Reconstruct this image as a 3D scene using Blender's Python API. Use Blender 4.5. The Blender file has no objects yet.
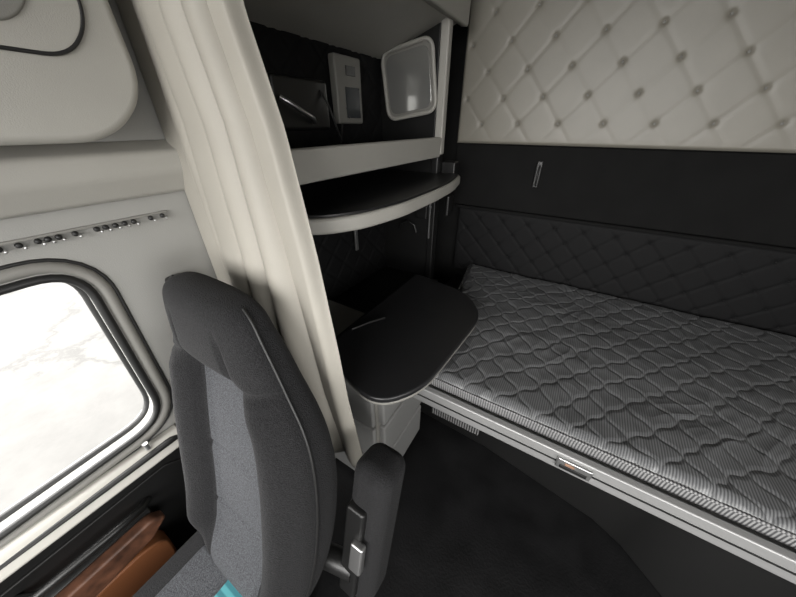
import bpy, bmesh, math, random
from mathutils import Vector, Matrix, noise
random.seed(4)
H=1.3
sc=bpy.context.scene
col=sc.collection
# ---------------------------------------------------------------- materials
def mat(name,c,rough=.6,metal=0,bump=0,bscale=200,var=0,vscale=8,sheen=0,spec=.5,trans=0):
    m=bpy.data.materials.new(name); m.use_nodes=True
    nt=m.node_tree; b=nt.nodes['Principled BSDF']
    b.inputs['Base Color'].default_value=(*c,1); b.inputs['Roughness'].default_value=rough
    b.inputs['Metallic'].default_value=metal
    b.inputs['Specular IOR Level'].default_value=spec
    b.inputs['Sheen Weight'].default_value=sheen
    tc=nt.nodes.new('ShaderNodeTexCoord')
    if bump:
        n=nt.nodes.new('ShaderNodeTexNoise'); n.inputs['Scale'].default_value=bscale; n.inputs['Detail'].default_value=3
        nt.links.new(tc.outputs['Object'],n.inputs['Vector'])
        bp=nt.nodes.new('ShaderNodeBump'); bp.inputs['Strength'].default_value=bump; bp.inputs['Distance'].default_value=.003
        nt.links.new(n.outputs['Fac'],bp.inputs['Height']); nt.links.new(bp.outputs['Normal'],b.inputs['Normal'])
    if var:
        n=nt.nodes.new('ShaderNodeTexNoise'); n.inputs['Scale'].default_value=vscale; n.inputs['Detail'].default_value=5
        nt.links.new(tc.outputs['Object'],n.inputs['Vector'])
        r=nt.nodes.new('ShaderNodeValToRGB')
        r.color_ramp.elements[0].position=.3; r.color_ramp.elements[1].position=.7
        r.color_ramp.elements[0].color=(*[x*(1-var) for x in c],1); r.color_ramp.elements[1].color=(*[min(1,x*(1+var)) for x in c],1)
        nt.links.new(n.outputs['Fac'],r.inputs['Fac']); nt.links.new(r.outputs['Color'],b.inputs['Base Color'])
    return m
M={}
M['plastic']=mat('grey_plastic',(.36,.35,.322),.5,bump=.12,bscale=500,var=.03)
M['plastic_d']=mat('grey_plastic_dark',(.20,.195,.18),.55,bump=.12,bscale=500)
M['wallg']=mat('side_wall_grey',(.29,.287,.272),.6,bump=.15,bscale=400,var=.03)
M['tuft']=mat('tufted_grey_vinyl',(.215,.202,.172),.42,bump=.12,bscale=420,var=.04)
M['cloth']=mat('curtain_vinyl',(.315,.298,.262),.6,bump=.08,bscale=300,var=.03)
M['black']=mat('black_plastic',(.009,.009,.009),.38,bump=.1,bscale=400)
M['blackm']=mat('black_carpet_panel',(.0065,.0065,.0065),.9,bump=.5,bscale=600,var=.2,spec=.2)
M['blackq']=mat('black_quilted_vinyl',(.006,.006,.0065),.75,bump=.1,bscale=500,spec=.22)
M['table']=mat('table_black',(.013,.013,.014),.36,bump=.05,bscale=600)
M['floor']=mat('rubber_floor',(.007,.007,.0075),.40,bump=.5,bscale=120,var=.4,vscale=10,spec=.4)
M['seatb']=mat('seat_black_fabric',(.0135,.0135,.0145),.9,bump=.8,bscale=420,var=.5,vscale=330,sheen=.03,spec=.2)
M['seatg']=mat('seat_grey_fabric',(.048,.050,.055),.9,bump=.8,bscale=420,var=.5,vscale=330,sheen=.03,spec=.2)
M['rubber']=mat('rubber_black',(.01,.01,.01),.5)
M['chrome']=mat('satin_metal',(.55,.55,.55),.3,metal=.9)
M['alu']=mat('aluminium_rail',(.34,.34,.34),.4,metal=.35,bump=.05)
M['wood']=mat('wood_trim',(.085,.036,.020),.5,var=.6,vscale=30)
M['tan']=mat('tan_leather',(.28,.105,.042),.5,bump=.2,bscale=300)
M['screen']=mat('dark_display',(.02,.025,.03),.15)
M['mirror']=mat('mirror_glass',(.5,.5,.48),.12,metal=.7)
M['drawer']=mat('drawer_grey',(.24,.24,.235),.5)
M['label']=mat('latch_label',(.30,.17,.11),.5)
def concrete():
    m=bpy.data.materials.new('concrete_yard'); m.use_nodes=True; nt=m.node_tree; b=nt.nodes['Principled BSDF']
    b.inputs['Roughness'].default_value=.9
    tc=nt.nodes.new('ShaderNodeTexCoord')
    n=nt.nodes.new('ShaderNodeTexNoise'); n.inputs['Scale'].default_value=1.3; n.inputs['Detail'].default_value=8; n.inputs['Roughness'].default_value=.7
    v=nt.nodes.new('ShaderNodeTexVoronoi'); v.feature='DISTANCE_TO_EDGE'; v.inputs['Scale'].default_value=.35
    d=nt.nodes.new('ShaderNodeVectorMath'); d.operation='ADD'
    nt.links.new(tc.outputs['Object'],n.inputs['Vector']); nt.links.new(tc.outputs['Object'],d.inputs[0]); nt.links.new(n.outputs['Color'],d.inputs[1]); nt.links.new(d.outputs[0],v.inputs['Vector'])
    r=nt.nodes.new('ShaderNodeValToRGB'); r.color_ramp.elements[0].position=.3; r.color_ramp.elements[1].position=.7
    r.color_ramp.elements[0].color=(.050,.049,.047,1); r.color_ramp.elements[1].color=(.074,.073,.070,1)
    nt.links.new(n.outputs['Fac'],r.inputs['Fac'])
    r2=nt.nodes.new('ShaderNodeValToRGB'); r2.color_ramp.elements[0].position=.0; r2.color_ramp.elements[1].position=.03
    r2.color_ramp.elements[0].color=(.65,.65,.65,1); r2.color_ramp.elements[1].color=(1,1,1,1)
    nt.links.new(v.outputs['Distance'],r2.inputs['Fac'])
    mx=nt.nodes.new('ShaderNodeMix'); mx.data_type='RGBA'; mx.blend_type='MULTIPLY'; mx.inputs[0].default_value=1
    nt.links.new(r.outputs['Color'],mx.inputs[6]); nt.links.new(r2.outputs['Color'],mx.inputs[7]); nt.links.new(mx.outputs[2],b.inputs['Base Color'])
    return m
M['concrete']=concrete()
def stripes(name,axis,pitch,c1,c2,rough=.55,soft=.1,metal=0):
    m=bpy.data.materials.new(name); m.use_nodes=True; nt=m.node_tree; b=nt.nodes['Principled BSDF']
    b.inputs['Roughness'].default_value=rough; b.inputs['Metallic'].default_value=metal
    tc=nt.nodes.new('ShaderNodeTexCoord'); w=nt.nodes.new('ShaderNodeTexWave'); w.bands_direction=axis
    w.inputs['Scale'].default_value=2*math.pi/(20*pitch); w.inputs['Distortion'].default_value=.0
    nt.links.new(tc.outputs['Object'],w.inputs['Vector'])
    r=nt.nodes.new('ShaderNodeValToRGB'); r.color_ramp.elements[0].position=.5-soft; r.color_ramp.elements[1].position=.5+soft
    r.color_ramp.elements[0].color=(*c1,1); r.color_ramp.elements[1].color=(*c2,1)
    nt.links.new(w.outputs['Fac'],r.inputs['Fac']); nt.links.new(r.outputs['Color'],b.inputs['Base Color'])
    bp=nt.nodes.new('ShaderNodeBump'); bp.inputs['Strength'].default_value=.12; bp.inputs['Distance'].default_value=.001
    nt.links.new(w.outputs['Fac'],bp.inputs['Height']); nt.links.new(bp.outputs['Normal'],b.inputs['Normal'])
    return m
M['tick']=stripes('mattress_ticking','X',.0062,(.066,.067,.070),(.168,.171,.176),.32,.3)
M['tickside']=stripes('mattress_side','X',.0075,(.06,.06,.063),(.28,.28,.28),.5,.3)
M['grille']=stripes('vent_slats','X',.012,(.02,.02,.02),(.26,.26,.26),.5,.15)
M['teal']=stripes('teal_striped_cloth','Y',.022,(.01,.10,.12),(.04,.20,.22),.8,.2)
# ---------------------------------------------------------------- mesh helpers
def newobj(name,verts,faces,m,smooth=False,mats=None,fm=None):
    me=bpy.data.meshes.new(name); me.from_pydata([tuple(v) for v in verts],[],faces); me.update()
    o=bpy.data.objects.new(name,me); col.objects.link(o)
    if mats:
        for x in mats: me.materials.append(x)
        for i,p in enumerate(me.polygons): p.material_index=fm[i]
    else: me.materials.append(m)
    bm=bmesh.new(); bm.from_mesh(me); bmesh.ops.recalc_face_normals(bm,faces=bm.faces); bm.to_mesh(me); bm.free()
    if smooth:
        for p in me.polygons: p.use_smooth=True
    return o
def box(name,lo,hi,m,bev=.004,seg=3):
    bm=bmesh.new(); bmesh.ops.create_cube(bm,size=1)
    for v in bm.verts:
        v.co=Vector([(lo[i]+hi[i])/2+v.co[i]*(hi[i]-lo[i]) for i in range(3)])
    if bev>0: 
        bmesh.ops.bevel(bm,geom=bm.edges[:],offset=bev,segments=seg,profile=.5,affect='EDGES')
    me=bpy.data.meshes.new(name); bm.to_mesh(me); bm.free(); me.materials.append(m)
    o=bpy.data.objects.new(name,me); col.objects.link(o)
    if bev>0:
        for p in me.polygons: p.use_smooth=True
        md=o.modifiers.new('wn','WEIGHTED_NORMAL')
    return o
def prism(name,pts,axis,a,b,m,bev=.0,seg=3):
    def P(p,t):
        if axis=='x': return (t,p[0],p[1])
        if axis=='y': return (p[0],t,p[1])
        return (p[0],p[1],t)
    n=len(pts); V=[P(p,a) for p in pts]+[P(p,b) for p in pts]
    F=[list(range(n)),list(range(2*n-1,n-1,-1))]+[[i,(i+1)%n,n+(i+1)%n,n+i] for i in range(n)]
    o=newobj(name,V,F,m)
    if bev:
        md=o.modifiers.new('b','BEVEL'); md.width=bev; md.segments=seg; md.limit_method='ANGLE'; md.angle_limit=math.radians(50)
        for p in o.data.polygons: p.use_smooth=True
        o.modifiers.new('wn','WEIGHTED_NORMAL')
    return o
def rounded(pts,r,n=8):
    out=[]; N=len(pts)
    rs=r if isinstance(r,(list,tuple)) else [r]*N
    for i in range(N):
        p=Vector(pts[i]);a=Vector(pts[i-1]);b=Vector(pts[(i+1)%N])
        da=(a-p).normalized();db=(b-p).normalized()
        rr=min(rs[i],(a-p).length*.48,(b-p).length*.48)
        s=p+da*rr;e=p+db*rr
        for k in range(n+1):
            t=k/n
            out.append(tuple((1-t)**2*s+2*t*(1-t)*p+t*t*e))
    return out
def tube(name,pts,r,m,cyclic=False,res=4):
    cu=bpy.data.curves.new(name,'CURVE'); cu.dimensions='3D'; cu.bevel_depth=r; cu.bevel_resolution=res; cu.use_fill_caps=True
    s=cu.splines.new('POLY'); s.points.add(len(pts)-1)
    for q,p in zip(s.points,pts): q.co=(*p,1)
    s.use_cyclic_u=cyclic; s.use_smooth=True
    cu.materials.append(m)
    t=bpy.data.objects.new(name+'_c',cu); col.objects.link(t)
    dg=bpy.context.evaluated_depsgraph_get(); dg.update()
    me=bpy.data.meshes.new_from_object(t.evaluated_get(dg)); me.name=name
    bpy.data.objects.remove(t); 
    if not me.materials: me.materials.append(m)
    o=bpy.data.objects.new(name,me); col.objects.link(o)
    for p in me.polygons: p.use_smooth=True
    return o
def applymods(o):
    dg=bpy.context.evaluated_depsgraph_get(); dg.update()
    me=bpy.data.meshes.new_from_object(o.evaluated_get(dg)); o.modifiers.clear(); o.data=me
def cut(o,c):
    md=o.modifiers.new('bo','BOOLEAN'); md.operation='DIFFERENCE'; md.object=c; md.solver='EXACT'
    applymods(o); bpy.data.objects.remove(c)
def group(name,objs):
    e=bpy.data.objects.new(name,None); col.objects.link(e); e.empty_display_size=.1
    for o in objs: o.parent=e
    return e
def grid(name,nu,nv,fn,m,smooth=True):
    V=[fn(i/(nu-1),j/(nv-1)) for j in range(nv) for i in range(nu)]
    F=[[j*nu+i,j*nu+i+1,(j+1)*nu+i+1,(j+1)*nu+i] for j in range(nv-1) for i in range(nu-1)]
    return newobj(name,V,F,m,smooth)
def sstep(a,b,x):
    t=max(0,min(1,(x-a)/(b-a))); return t*t*(3-2*t)
def pl(tab,x):
    if x<=tab[0][0]: return tab[0][1]
    for (a,b),(c,d) in zip(tab,tab[1:]):
        if x<=c: return b+(d-b)*(x-a)/(c-a)
    return tab[-1][1]

W=.92; BY=1.65; FZ=-1.3
# ---------------------------------------------------------------- shell
box('floor',(-W-.05,-1.6,FZ-.05),(1.15,BY+.05,FZ),M['floor'],0)
box('ceiling',(-W-.05,-1.6,.95),(1.15,BY+.05,1.0),M['plastic'],0)
wl=box('wall_left',(-W-.06,-1.6,FZ),(-W,BY+.05,.95),M['wallg'],0)
winp=rounded([(-.85,-.30),(.115,-.283),(.10,-.775),(-.35,-.805),(-.85,-.82)],[.08,.075,.09,.05,.08],8)
c=prism('c',winp,'x',-W-.2,-W+.2,M['wallg']); cut(wl,c)
wr=box('wall_right',(1.10,-1.6,FZ),(1.15,BY+.05,.95),M['wallg'],0)
c=box('c',(1.0,-.95,-.55),(1.3,.05,.05),M['wallg'],0); cut(wr,c)
box('wall_back',(-W-.05,BY+.001,FZ),(1.15,BY+.06,.95),M['blackm'],0)
wf=box('wall_front',(-W-.05,-1.66,FZ),(1.15,-1.6,.95),M['black'],0)
c=box('c',(-.8,-1.9,-.5),(1.0,-1.4,.75),M['wallg'],0); cut(wf,c)
def ringpts(p,x,grow=0):
    cy=sum(q[0] for q in p)/len(p); cz=sum(q[1] for q in p)/len(p); n=len(p); out=[]
    for i in range(n):
        a=Vector(p[i-1]);b=Vector(p[(i+1)%n]);t=(b-a)
        if t.length<1e-9: t=Vector((1,0))
        t.normalize(); nn=Vector((-t[1],t[0]))
        if nn.dot(Vector((p[i][0]-cy,p[i][1]-cz)))<0: nn=-nn
        out.append((x,p[i][0]+nn[0]*grow,p[i][1]+nn[1]*grow))
    return out
group('window_1',[tube('rubber_seal',ringpts(winp,-W+.002,.006),.009,M['rubber'],True),
                  tube('inner_moulding',ringpts(winp,-W-.004,.030),.014,M['plastic_d'],True),
                  tube('moulding_gap',ringpts(winp,-W+.0,.046),.004,M['rubber'],True),
                  tube('outer_seal',ringpts(winp,-W-.04,.0),.010,M['rubber'],True)])
# ---------------------------------------------------------------- door panel
dp=[]
dp.append(prism('door_body',rounded([(-1.2,-.86),(.12,-.83),(.14,-1.29),(-1.2,-1.29)],[.02,.05,.05,.02]),'x',-W+.001,-W+.05,M['black'],.008))
dp.append(prism('sill_cap',rounded([(-W+.001,-.825),(-W+.030,-.825),(-W+.068,-.865),(-W+.001,-.875)],.01,4),'y',-1.2,.11,M['plastic'],.004))
dp.append(prism('armrest_ledge',rounded([(-W+.04,-.985),(-W+.08,-1.0),(-W+.085,-1.06),(-W+.04,-1.09)],.015,4),'y',-1.2,-.05,M['black'],.006))
dp.append(prism('wood_strip',rounded([(-1.1,-1.085),(-.22,-1.08),(-.08,-1.06),(-.03,-1.02),(-.06,-.990),(-.25,-1.00),(-1.1,-1.00)],.012,4),'x',-W+.075,-W+.112,M['wood'],.008))
dp.append(prism('tan_pocket',rounded([(-.9,-1.10),(-.12,-1.09),(-.06,-1.12),(-.07,-1.25),(-.9,-1.27)],[.02,.03,.03,.05,.02]),'x',-W+.045,-W+.100,M['tan'],.008))
dp.append(tube('panel_seam',[(-W+.052,-1.1,-.93),(-W+.052,.03,-.90),(-W+.052,.085,-.93),(-W+.052,.09,-1.2)],.004,M['rubber']))
dp.append(tube('pull_handle',[(-W+.05,-.30,-.95),(-W+.085,-.27,-.95),(-W+.09,-.12,-.945),(-W+.08,-.06,-.955),(-W+.05,-.04,-.975)],.011,M['black']))
dp.append(tube('lock_knob',[(-W+.03,.03,-.825),(-W+.03,.03,-.80)],.007,M['chrome']))
group('door_1',dp)
# ---------------------------------------------------------------- header above window, curtain track
prof=rounded([(-W+.001,-.155),(-W+.02,-.15),(-W+.05,-.10),(-W+.055,-.055),(-W+.001,-.03)],.012,4)
prism('trim_1',prof,'y',-1.5,.42,M['plastic'],.003)
tr=[box('track',(-W+.001,-1.4,-.199),(-W+.006,.33,-.193),M['plastic_d'],.001)]
y=-.55
bm=bmesh.new(); bm2=bmesh.new()
while y<.325:
    z=-.203
    bmesh.ops.create_uvsphere(bm,u_segments=10,v_segments=8,radius=.0058,matrix=Matrix.Translation((-W+.010,y,z)))
    bmesh.ops.create_uvsphere(bm2,u_segments=8,v_segments=6,radius=.0032,matrix=Matrix.Translation((-W+.015,y+.006,z-.006)))
    y+=random.choice([.014,.018,.026,.036,.016])
hv=[]
for nm,b_,mm in (('gliders',bm,M['rubber']),('hooks',bm2,M['chrome'])):
    me=bpy.data.meshes.new(nm); b_.to_mesh(me); b_.free(); me.materials.append(mm)
    for p in me.polygons: p.use_smooth=True
    o=bpy.data.objects.new(nm,me); col.objects.link(o); hv.append(o)
group('curtain_track',tr+hv)
# ---------------------------------------------------------------- overhead cabinet left
oc=[]
body=prism('cabinet_body',rounded([(-1.3,-.03),(.25,-.03),(.335,.05),(.32,.55),(-1.3,.55)],[.02,.09,.08,.03,.02]),'x',-W+.001,-.79,M['plastic'],.03,5)
oc.append(body)
rp0=[(-1.0,.12),(.24,.095),(.285,.15),(.27,.5),(-1.0,.5)]
rp=rounded(rp0,[.03,.05,.05,.03,.03])
oc.append(prism('door_recess',rp,'x',-.795,-.786,M['plastic'],.004))
oc.append(tube('recess_gap',[(-.788,p[0],p[1]) for p in rp],.003,M['rubber'],True))
oc.append(prism('pull_recess',rounded([(-.6,.15),(.19,.125),(.23,.17),(.21,.30),(-.6,.30)],.035),'x',-.79,-.782,M['plastic_d'],.004))
group('overhead_cabinet',oc)
# ---------------------------------------------------------------- back wall padding
def tuftfn(x0,x1,z0,z1,y,sx,sz,dep,seam,r,ex=.6):
    def f(u,v):
        x=x0+(x1-x0)*u; z=z0+(z1-z0)*v
        a=x/sx+z/sz; b=x/sx-z/sz
        sa=abs(math.sin(math.pi*a)); sb=abs(math.sin(math.pi*b))
        h=seam*(min(1,(sa)/.35)**ex*min(1,sb/.35)**ex)
        ia=round(a); ib=round(b); bx=(ia+ib)/2*sx; bz=(ia-ib)/2*sz
        d=math.hypot(x-bx,z-bz); h-=dep*math.exp(-(d/r)**2)+.2*dep*math.exp(-(d/(r*2.4))**2)
        e=min(u*(x1-x0),(1-u)*(x1-x0),v*(z1-z0),(1-v)*(z1-z0)); h*=min(1,e/.03); h-=.012*(1-min(1,e/.012))**2
        return (x,y-h,z)
    return f
def buttons(x0,x1,z0,z1,y,sx,sz,m,rad):
    bm=bmesh.new()
    for ia in range(-40,41):
        for ib in range(-40,41):
            bx=(ia+ib)/2*sx; bz=(ia-ib)/2*sz
            if x0+.03<bx<x1-.03 and z0+.03<bz<z1-.03:
                bmesh.ops.create_uvsphere(bm,u_segments=10,v_segments=6,radius=rad,matrix=Matrix.Translation((bx,y,bz))@Matrix.Diagonal((1,.5,1,1)))
    me=bpy.data.meshes.new('buttons'); bm.to_mesh(me); bm.free(); me.materials.append(m)
    for p in me.polygons: p.use_smooth=True
    o=bpy.data.objects.new('buttons',me); col.objects.link(o); return o
ZG=-.085
up=grid('padding',420,250,tuftfn(-.63,1.09,ZG,.90,BY-.035,.17,.20,.008,.0010,.008,1.2),M['tuft'])
group('upper_wall_upholstery',[up,buttons(-.63,1.09,ZG,.90,BY-.0285,.17,.20,M['plastic_d'],.0045)])
lw=grid('padding',360,90,tuftfn(-.58,1.09,-.80,-.405,BY-.035,.13,.13,.005,.0030,.010,.9),M['blackq'])
group('lower_wall_upholstery',[lw,box('top_roll',(-.60,BY-.032,-.412),(1.09,BY-.001,-.397),M['blackm'],.006),buttons(-.58,1.09,-.80,-.405,BY-.031,.13,.13,M['blackq'],.005)])
box('wall_panel_trim',(-.63,BY-.022,-.395),(1.09,BY-.001,ZG-.004),M['blackm'],.006)
group('coat_hook',[box('plate',(-.215,BY-.032,-.27),(-.19,BY-.022,-.15),M['black'],.004),tube('hook',[(-.2,BY-.03,-.17),(-.2,BY-.045,-.18),(-.2,BY-.045,-.25),(-.2,BY-.03,-.26)],.004,M['rubber'])])
# ---------------------------------------------------------------- storage unit
CX=-.60
su=[]
su.append(box('rear_partition',(-W+.001,1.34,FZ+.001),(CX-.03,1.42,.60),M['black'],.003))
def qside(u,v):
    y=.46+(1.34-.46)*u; z=-.80+(.30+.80)*v
    a=y/.13+z/.13; b=y/.13-z/.13
    h=.006*(min(1,abs(math.sin(math.pi*a))/.35)**.8*min(1,abs(math.sin(math.pi*b))/.35)**.8)
    return (-W+.004+h,y,z)
su.append(grid('side_lining',160,160,qside,M['blackq']))
su.append(box('front_partition',(-W+.001,.45,FZ+.001),(CX-.02,.475,.60),M['plastic_d'],.003))
su.append(prism('upper_locker',[(-W+.001,.24),(CX+.02,.345),(CX+.02,.60),(-W+.001,.60)],'y',.44,1.43,M['plastic'],.004))
su.append(prism('upper_locker_lip',rounded([(CX+.0,.335),(CX+.035,.33),(CX+.04,.60),(CX+.0,.60)],.01,4),'y',.44,1.46,M['plastic'],.003))
su.append(box('rear_post',(CX-.025,1.33,-.12),(CX+.012,1.365,.345),M['plastic'],.006))
su.append(box('rear_post_inner',(CX-.05,1.345,-.12),(CX-.02,1.40,.345),M['plastic'],.006))
su.append(box('rear_post_lower',(CX-.035,1.33,-.8),(CX,1.38,-.12),M['black'],.006))
su.append(box('shelf_board',(-W+.016,.476,-.115),(CX-.01,1.34,-.095),M['black'],.003))
su.append(prism('shelf_lip',rounded([(CX-.02,-.130),(CX+.005,-.130),(CX+.012,-.052),(CX-.004,-.048)],.006,4),'y',.45,1.335,M['plastic'],.003))
tp=[(-W+.018,.45),(CX-.03,.45),(-.535,.50),(-.475,.60),(-.445,.76),(-.445,1.0),(-.46,1.2),(-.50,1.38),(-.53,1.415),(CX-.02,1.415),(CX-.04,1.335),(-W+.018,1.335)]
tp=rounded(tp,.05,5)
su.append(prism('tray',tp,'z',-.247,-.205,M['plastic'],.010))
cx0=sum(p[0] for p in tp)/len(tp); cy0=sum(p[1] for p in tp)/len(tp)
su.append(prism('tray_mat',[(cx0+(p[0]-cx0)*.93,cy0+(p[1]-cy0)*.96) for p in tp],'z',-.206,-.198,M['table'],.002))
su.append(box('rear_bracket',(-.60,1.37,-.28),(-.53,1.42,-.15),M['black'],.008))
su.append(box('rear_bracket_b',(-.56,1.36,-.40),(-.54,1.42,-.30),M['black'],.008))
su.append(box('light_strip',(-W+.02,1.05,-.55),(-W+.03,1.07,-.27),M['chrome'],.002))
su.append(box('light_strip_b',(CX-.03,1.328,-.52),(CX-.022,1.332,-.28),M['chrome'],.001))
su.append(box('charger_box',(-W+.018,.62,-.36),(-W+.06,.80,-.26),M['black'],.01))
su.append(box('socket_panel',(-.70,1.32,-.42),(-.64,1.345,-.28),M['black'],.005))
su.append(tube('loop_handle',[(-.80,1.33,-.50),(-.79,1.325,-.46),(-.75,1.32,-.44),(-.71,1.325,-.46),(-.70,1.33,-.50)],.006,M['black']))
su.append(box('control_unit',(-W+.016,.99,.00),(-W+.05,1.14,.215),M['plastic_d'],.008))
su.append(box('control_screen',(-W+.050,1.035,.02),(-W+.053,1.12,.12),M['screen'],.001))
su.append(box('control_buttons',(-W+.050,1.045,.155),(-W+.053,1.10,.185),M['black'],.001))
su.append(box('device_housing',(-W+.014,.70,-.02),(-W+.05,.94,.13),M['black'],.012))
su.append(tube('device_strap',[(-W+.055,.72,.07),(-W+.075,.74,.055),(-W+.08,.79,.03),(-W+.075,.83,.015),(-W+.055,.85,.005)],.007,M['chrome']))
su.append(tube('hanging_cable',[(-W+.05,.90,.10)]+[(-W+.06+.02*math.sin(t*.5),.90+.012*t,.10-.16*math.sin(t/12*math.pi)) for t in range(1,12)]+[(-W+.05,1.05,.02)],.004,M['rubber']))
DX=-.355
su.append(box('drawer_carcass',(-W+.001,.478,FZ+.001),(DX-.022,.80,-.70),M['plastic_d'],.006))
for i,(a,b) in enumerate([(-1.27,-1.09),(-1.075,-.90),(-.885,-.72)]):
    su.append(box('drawer_%d'%i,(DX-.027,.49,a),(DX,.785,b),M['drawer'],.008))
    su.append(box('drawer_front_%d'%i,(-.80,.462,a),(DX-.027,.48,b),M['drawer'],.006))
su.append(box('rear_carcass',(-W+.001,.82,FZ+.001),(-.55,1.335,-.75),M['black'],.006))
group('storage_unit',su)
def rot(pts,cx,cz,a): return [(cx+(x-cx)*math.cos(a)-(z-cz)*math.sin(a),cz+(x-cx)*math.sin(a)+(z-cz)*math.cos(a)) for x,z in pts]
mp=rounded(rot([(-.875,.03),(-.635,.03),(-.635,.275),(-.875,.275)],-.755,.15,math.radians(8)),.045)
mi=[(-.755+(p[0]+.755)*.86,.15+(p[1]-.15)*.86) for p in mp]
group('vanity_mirror',[prism('frame_back',mp,'y',1.322,1.338,M['plastic_d'],.003),tube('frame',[(p[0],1.32,p[1]) for p in mp],.008,M['plastic'],True),prism('glass',mi,'y',1.316,1.323,M['mirror'],.002)])
# ---------------------------------------------------------------- table
tb=rounded([(-.58,.53),(-.50,.44),(-.31,.385),(-.225,.50),(-.195,.935),(-.30,1.07),(-.58,1.12)],[.05,.08,.07,.10,.07,.08,.03],8)
group('folding_table',[prism('table_top',tb,'z',-.645,-.625,M['table'],.006),
  prism('table_edge',[(-.4+(p[0]+.4)*.992,.75+(p[1]-.75)*.992) for p in tb],'z',-.655,-.644,M['plastic_d'],.003),
  box('table_hinge',(-.60,.55,-.66),(-.575,1.05,-.64),M['black'],.004),
  tube('table_latch',[(-.56,.60,-.62),(-.53,.66,-.617),(-.50,.72,-.62)],.005,M['black'])])
# ---------------------------------------------------------------- bunk
MT=-.722
YF=.655
def bedxy(u,v):
    xl=-.30+(-.46+.30)*v; y=YF+(1.60-YF)*v
    return xl+(1.07-xl)*u, y
def quilt(x,y):
    n1=noise.noise(Vector((x*6,y*6,1)))*.026; n2=noise.noise(Vector((x*6,y*6,7)))*.026
    X=x+n1; Y=y+n2
    a=X/.100+Y/.120; b=X/.100-Y/.120
    a+=.06*math.sin(2*math.pi*b); b+=.06*math.sin(2*math.pi*a)
    return min(1,abs(math.sin(math.pi*a))/.4)**.6*min(1,abs(math.sin(math.pi*b))/.4)**.6
def wrinkle(x,y):
    p=Vector((x*14+3*noise.noise(Vector((x*3,y*3,0))),y*6,2))
    return (1-abs(noise.noise(p)))**3
NU,NV=680,460
def topf(u,v):
    x,y=bedxy(u,v)
    h=.0036*quilt(x,y)+.006*noise.noise(Vector((x*4,y*4,3)))+.0022*noise.noise(Vector((x*18,y*18,5)))+.0030*(wrinkle(x,y)-.5)
    e=min((x-bedxy(0,v)[0]),1.07-x,y-YF,1.60-y)
    h-= .016*(1-min(1,e/.028))**2
    return (x,y,MT-.005+h)
mt=grid('ticking_top',NU,NV,topf,M['tick'])
base=rounded([(-.30,YF),(1.07,YF),(1.07,1.60),(-.46,1.60)],.02,4)
def off(p,k): return (.3+(p[0]-.3)*k,1.1+(p[1]-1.1)*k)
sd=prism('mattress_side_panel',[off(p,1.005) for p in base],'z',MT-.065,MT-.018,M['tickside'],.010,4)
pip=tube('piping',[(*off(p,1.006),MT-.022) for p in base],.004,M['tickside'],True)
group('mattress',[mt,sd,pip])
bf=[]
ft=MT-.067
plat=[(-.31,.63),(1.09,.63),(1.09,1.61),(-.47,1.61)]
bf.append(prism('platform',plat,'z',ft-.04,ft,M['alu'],.003))
bf.append(box('front_rail',(-.315,.612,ft-.050),(1.09,.636,ft+.020),M['alu'],.005))
bf.append(box('rail_groove',(-.31,.610,ft-.018),(1.09,.613,ft-.013),M['rubber'],0))
bf.append(box('latch_plate',(.145,.602,ft-.030),(.23,.613,ft+.010),M['chrome'],.004))
bf.append(box('latch_slot',(.155,.599,ft-.022),(.22,.604,ft-.010),M['rubber'],.001))
bf.append(box('latch_label',(.165,.599,ft-.005),(.188,.604,ft+.002),M['label'],.001))
fp=[(-.55,.90),(-.06,.88),(.38,.81),(.47,.77),(.63,.64),(1.09,.64),(1.09,1.6),(-.55,1.6)]
bf.append(prism('bunk_base',fp,'z',FZ+.001,ft-.041,M['black'],.004))
bf.append(box('base_grille',(-.34,.874,-1.24),(-.10,.890,-.92),M['grille'],.004))
group('bunk_frame',bf)
# ---------------------------------------------------------------- curtain
def curt(name,left,right,yt,zt,zb,nf,amp,ph,flat=0):
    def f(u,v):
        z=zt+(zb-zt)*v
        x0=pl(left,z); x1=pl(right,z)
        x=x0+(x1-x0)*u
        uu=u+.03*math.sin(9*u+2*v)
        w=math.sin(2*math.pi*nf*uu+ph+.6*math.sin(3*v))
        w2=math.sin(2*math.pi*nf*1.7*uu+1.7*ph+1.5*v)
        k=1 if not flat else (1-sstep(.80,1,u)*.6)
        y=pl(yt,z)+amp*k*w+amp*.28*w2*k
        x+=.028*math.cos(2*math.pi*nf*uu+ph+.6*math.sin(3*v))*(1-sstep(.85,1,u))
        if flat: y+=.022*sstep(.93,1,u)
        return (x,y,z+.006*math.sin(12*u)*v)
    o=grid(name,300,100,f,M['cloth'])
    md=o.modifiers.new('s','SOLIDIFY'); md.thickness=.003
    return o
yt=[(-.85,.322),(-.60,.332),(-.2,.37),(.0,.388),(.9,.392)]
cu1=curt('curtain_front',[(-.85,-.71),(.16,-.78),(.9,-.77)],[(-.84,-.315),(-.467,-.383),(-.24,-.43),(-.04,-.480),(.156,-.535),(.9,-.59)],yt,.93,-.84,3.9,.026,.4,1)
cu2=curt('curtain_rear',[(-.95,-.895),(.9,-.90)],[(-.95,-.70),(.9,-.76)],[(-1,.385),(.9,.408)],.93,-.95,2.5,.018,1.2)
group('curtain',[cu1,cu2])
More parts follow.
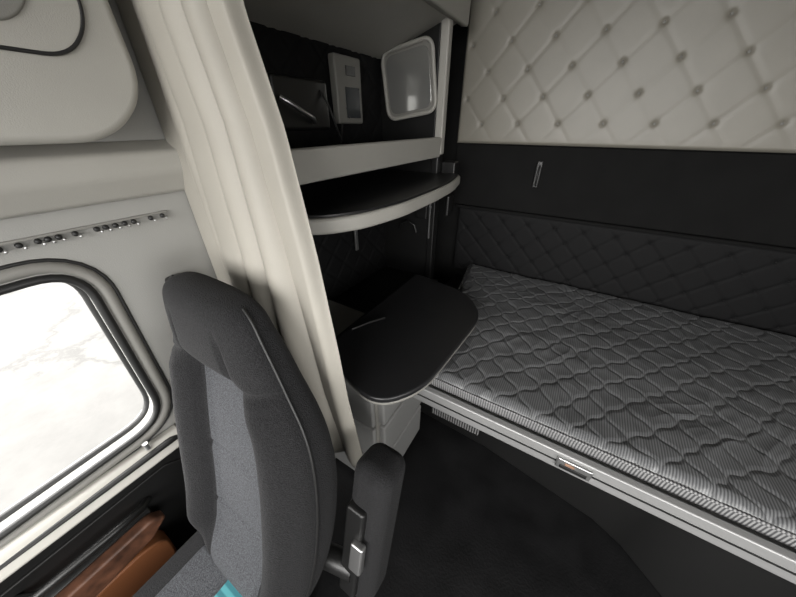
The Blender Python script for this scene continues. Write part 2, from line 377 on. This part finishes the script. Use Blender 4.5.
# ---------------------------------------------------------------- seat
L=[(-1.09,-.500,.15,-.01,.11),(-1.03,-.500,.19,-.02,.15),(-.93,-.505,.213,.005,.20),(-.82,-.512,.222,.045,.240),(-.70,-.528,.230,.085,.270),(-.60,-.546,.230,.120,.280),(-.53,-.562,.218,.145,.283),(-.465,-.580,.195,.163,.285),(-.40,-.598,.180,.175,.285),(-.355,-.612,.170,.185,.282),(-.32,-.62,.157,.195,.28),(-.298,-.622,.125,.210,.272),(-.288,-.622,.07,.228,.26)]
def interp(t):
    n=len(L)-1; k=min(int(t*n),n-1); f=t*n-k
    p0=L[max(k-1,0)];p1=L[k];p2=L[k+1];p3=L[min(k+2,n)]
    return [.5*((2*b)+(-a+c)*f+(2*a-5*b+4*c-d)*f*f+(-a+3*b-3*c+d)*f**3) for a,b,c,d in zip(p0,p1,p2,p3)]
NL=150;NA=160;IN=.50
V=[];F=[];FM=[]
for j in range(NL):
    z,cx,w,yf,yb=interp(j/(NL-1))
    for i in range(NA):
        a=2*math.pi*i/NA; ca,sa=math.cos(a),math.sin(a); e=.62
        xn=math.copysign(abs(ca)**e,ca); yn=math.copysign(abs(sa)**e,sa)
        x=cx+w*xn; ym=(yf+yb)/2; y=ym+yn*(yb-yf)/2
        if yn<0:
            k=sstep(-1.0,-.9,z)*(1-sstep(-.50,-.42,z))
            y+= k*.036*(1-sstep(IN-.12,IN+.2,abs(xn)))*abs(yn)
            y+= -k*.028*math.exp(-((abs(xn)-.76)/.18)**2)
            kk=sstep(-.48,-.42,z); y+=-kk*.012*(1-xn*xn)
            y+=.011*math.exp(-((abs(xn)-IN)/.03)**2)*(1-sstep(-.40,-.33,z))
            y+=.012*math.exp(-((z+.455)/.006)**2)
            y+=.009*math.exp(-((z+.70)/.005)**2)*(1 if abs(xn)<IN else 0)
            y+=.009*math.exp(-((z+.86)/.005)**2)*(1 if abs(xn)<IN else 0)
        V.append((x,y,z))
for j in range(NL-1):
    for i in range(NA):
        i2=(i+1)%NA
        F.append([j*NA+i,j*NA+i2,(j+1)*NA+i2,(j+1)*NA+i])
        a=2*math.pi*(i+.5)/NA; xn=math.copysign(abs(math.cos(a))**.62,math.cos(a)); z=V[j*NA][2]
        front=math.sin(a)<-.2
        mi_=0
        if front and abs(xn)<IN and z<-.455: mi_=1
        FM.append(mi_)
F.append(list(range(NA))); FM.append(0); F.append(list(range((NL-1)*NA,NL*NA))); FM.append(0)
seat=[newobj('backrest',V,F,None,True,[M['seatb'],M['seatg']],FM)]
def surf(t,ang,o=0.0):
    z,cx,w,yf,yb=interp(t); ca,sa=math.cos(ang),math.sin(ang); e=.62
    return (cx+(w+o)*math.copysign(abs(ca)**e,ca),(yf+yb)/2+math.copysign(abs(sa)**e,sa)*((yb-yf)/2+o),z)
seat.append(tube('piping_right',[surf(t/40,-.10,.001) for t in range(3,37)],.003,M['rubber']))
seat.append(tube('piping_left',[surf(t/40,math.pi+.10,.001) for t in range(3,37)],.003,M['rubber']))
seat.append(box('cushion',(-.72,-.42,-1.17),(-.32,.04,-1.03),M['seatb'],.05,6))
seat.append(box('cushion_insert',(-.65,-.38,-1.06),(-.39,.0,-1.022),M['seatg'],.02,6))
seat.append(box('seat_cloth',(-.51,-.16,-1.021),(-.375,.01,-1.014),M['teal'],.003))
seat.append(box('suspension_bellows',(-.68,-.34,-1.27),(-.38,.02,-1.16),M['rubber'],.03))
seat.append(box('seat_plinth',(-.70,-.38,FZ+.001),(-.36,.08,-1.26),M['black'],.01))
ar=(math.radians(-14),0,0)
arm=box('armrest',(-.052,-.055,-.26),(.052,.055,.21),M['seatb'],.035,6)
arm.rotation_euler=ar; arm.location=(-.228,.250,-.87); seat.append(arm)
arc=box('armrest_bracket',(-.030,-.02,-.20),(.022,.02,.12),M['black'],.008)
arc.rotation_euler=ar; arc.location=(-.239,.196,-.88); seat.append(arc)
seat.append(tube('armrest_pivot',[(-.33,.15,-1.0),(-.24,.17,-1.0)],.03,M['black']))
kn=box('recline_lever',(-.018,-.010,-.048),(.018,.010,.048),M['chrome'],.006)
kn.rotation_euler=ar; kn.location=(-.220,.170,-.89); seat.append(kn)
group('driver_seat',seat)
sbp=[(-W+.03,.276,-.37),(-W+.03,.24,-.52),(-W+.035,.19,-.78),(-W+.03,.13,-1.1)]
V=[];F=[]
for p in sbp: V+= [(p[0],p[1]-.02,p[2]-.003),(p[0],p[1]+.02,p[2]+.003)]
for i in range(len(sbp)-1): F.append([2*i,2*i+1,2*i+3,2*i+2])
st=newobj('webbing',V,F,M['rubber']); md=st.modifiers.new('s','SOLIDIFY'); md.thickness=.003
group('seat_belt',[st,box('upper_guide',(-W+.001,.255,-.42),(-W+.035,.305,-.36),M['black'],.012),box('belt_anchor',(-W+.001,.10,-1.18),(-W+.05,.17,-1.06),M['black'],.01)])
g=box('ground_outside',(-30,-30,-2.9),(30,30,-2.8),M['concrete'],0)
for o in list(col.objects):
    if o.parent is None: o.location.z+=H
# ---------------------------------------------------------------- light
w=bpy.data.worlds.new('World'); sc.world=w; w.use_nodes=True
nt=w.node_tree; bg=nt.nodes['Background']
bg.inputs['Color'].default_value=(1,.985,.96,1); bg.inputs['Strength'].default_value=12.3
def portal(loc,rot_,sx,sy):
    l=bpy.data.lights.new('portal','AREA'); l.shape='RECTANGLE'; l.size=sx; l.size_y=sy; l.cycles.is_portal=True
    o=bpy.data.objects.new('window_portal',l); o.location=loc; o.rotation_euler=rot_; col.objects.link(o)
portal((.1,-1.63,1.42),(math.radians(90),0,0),1.8,1.25)
portal((1.12,-.45,1.05),(0,math.radians(90),0),.6,1.0)
portal((-W-.05,-.37,.76),(0,math.radians(-90),0),.5,.95)
# ---------------------------------------------------------------- camera
cam=bpy.data.cameras.new('camera'); co=bpy.data.objects.new('camera',cam); col.objects.link(co)
cam.sensor_width=36; cam.lens=285/796*36; cam.clip_start=.01
p=math.radians(31.5); ps=math.radians(31.5)
co.location=(0,0,H); co.rotation_euler=(math.pi/2-p,0,ps)
sc.camera=co
sc.view_settings.view_transform='Standard'
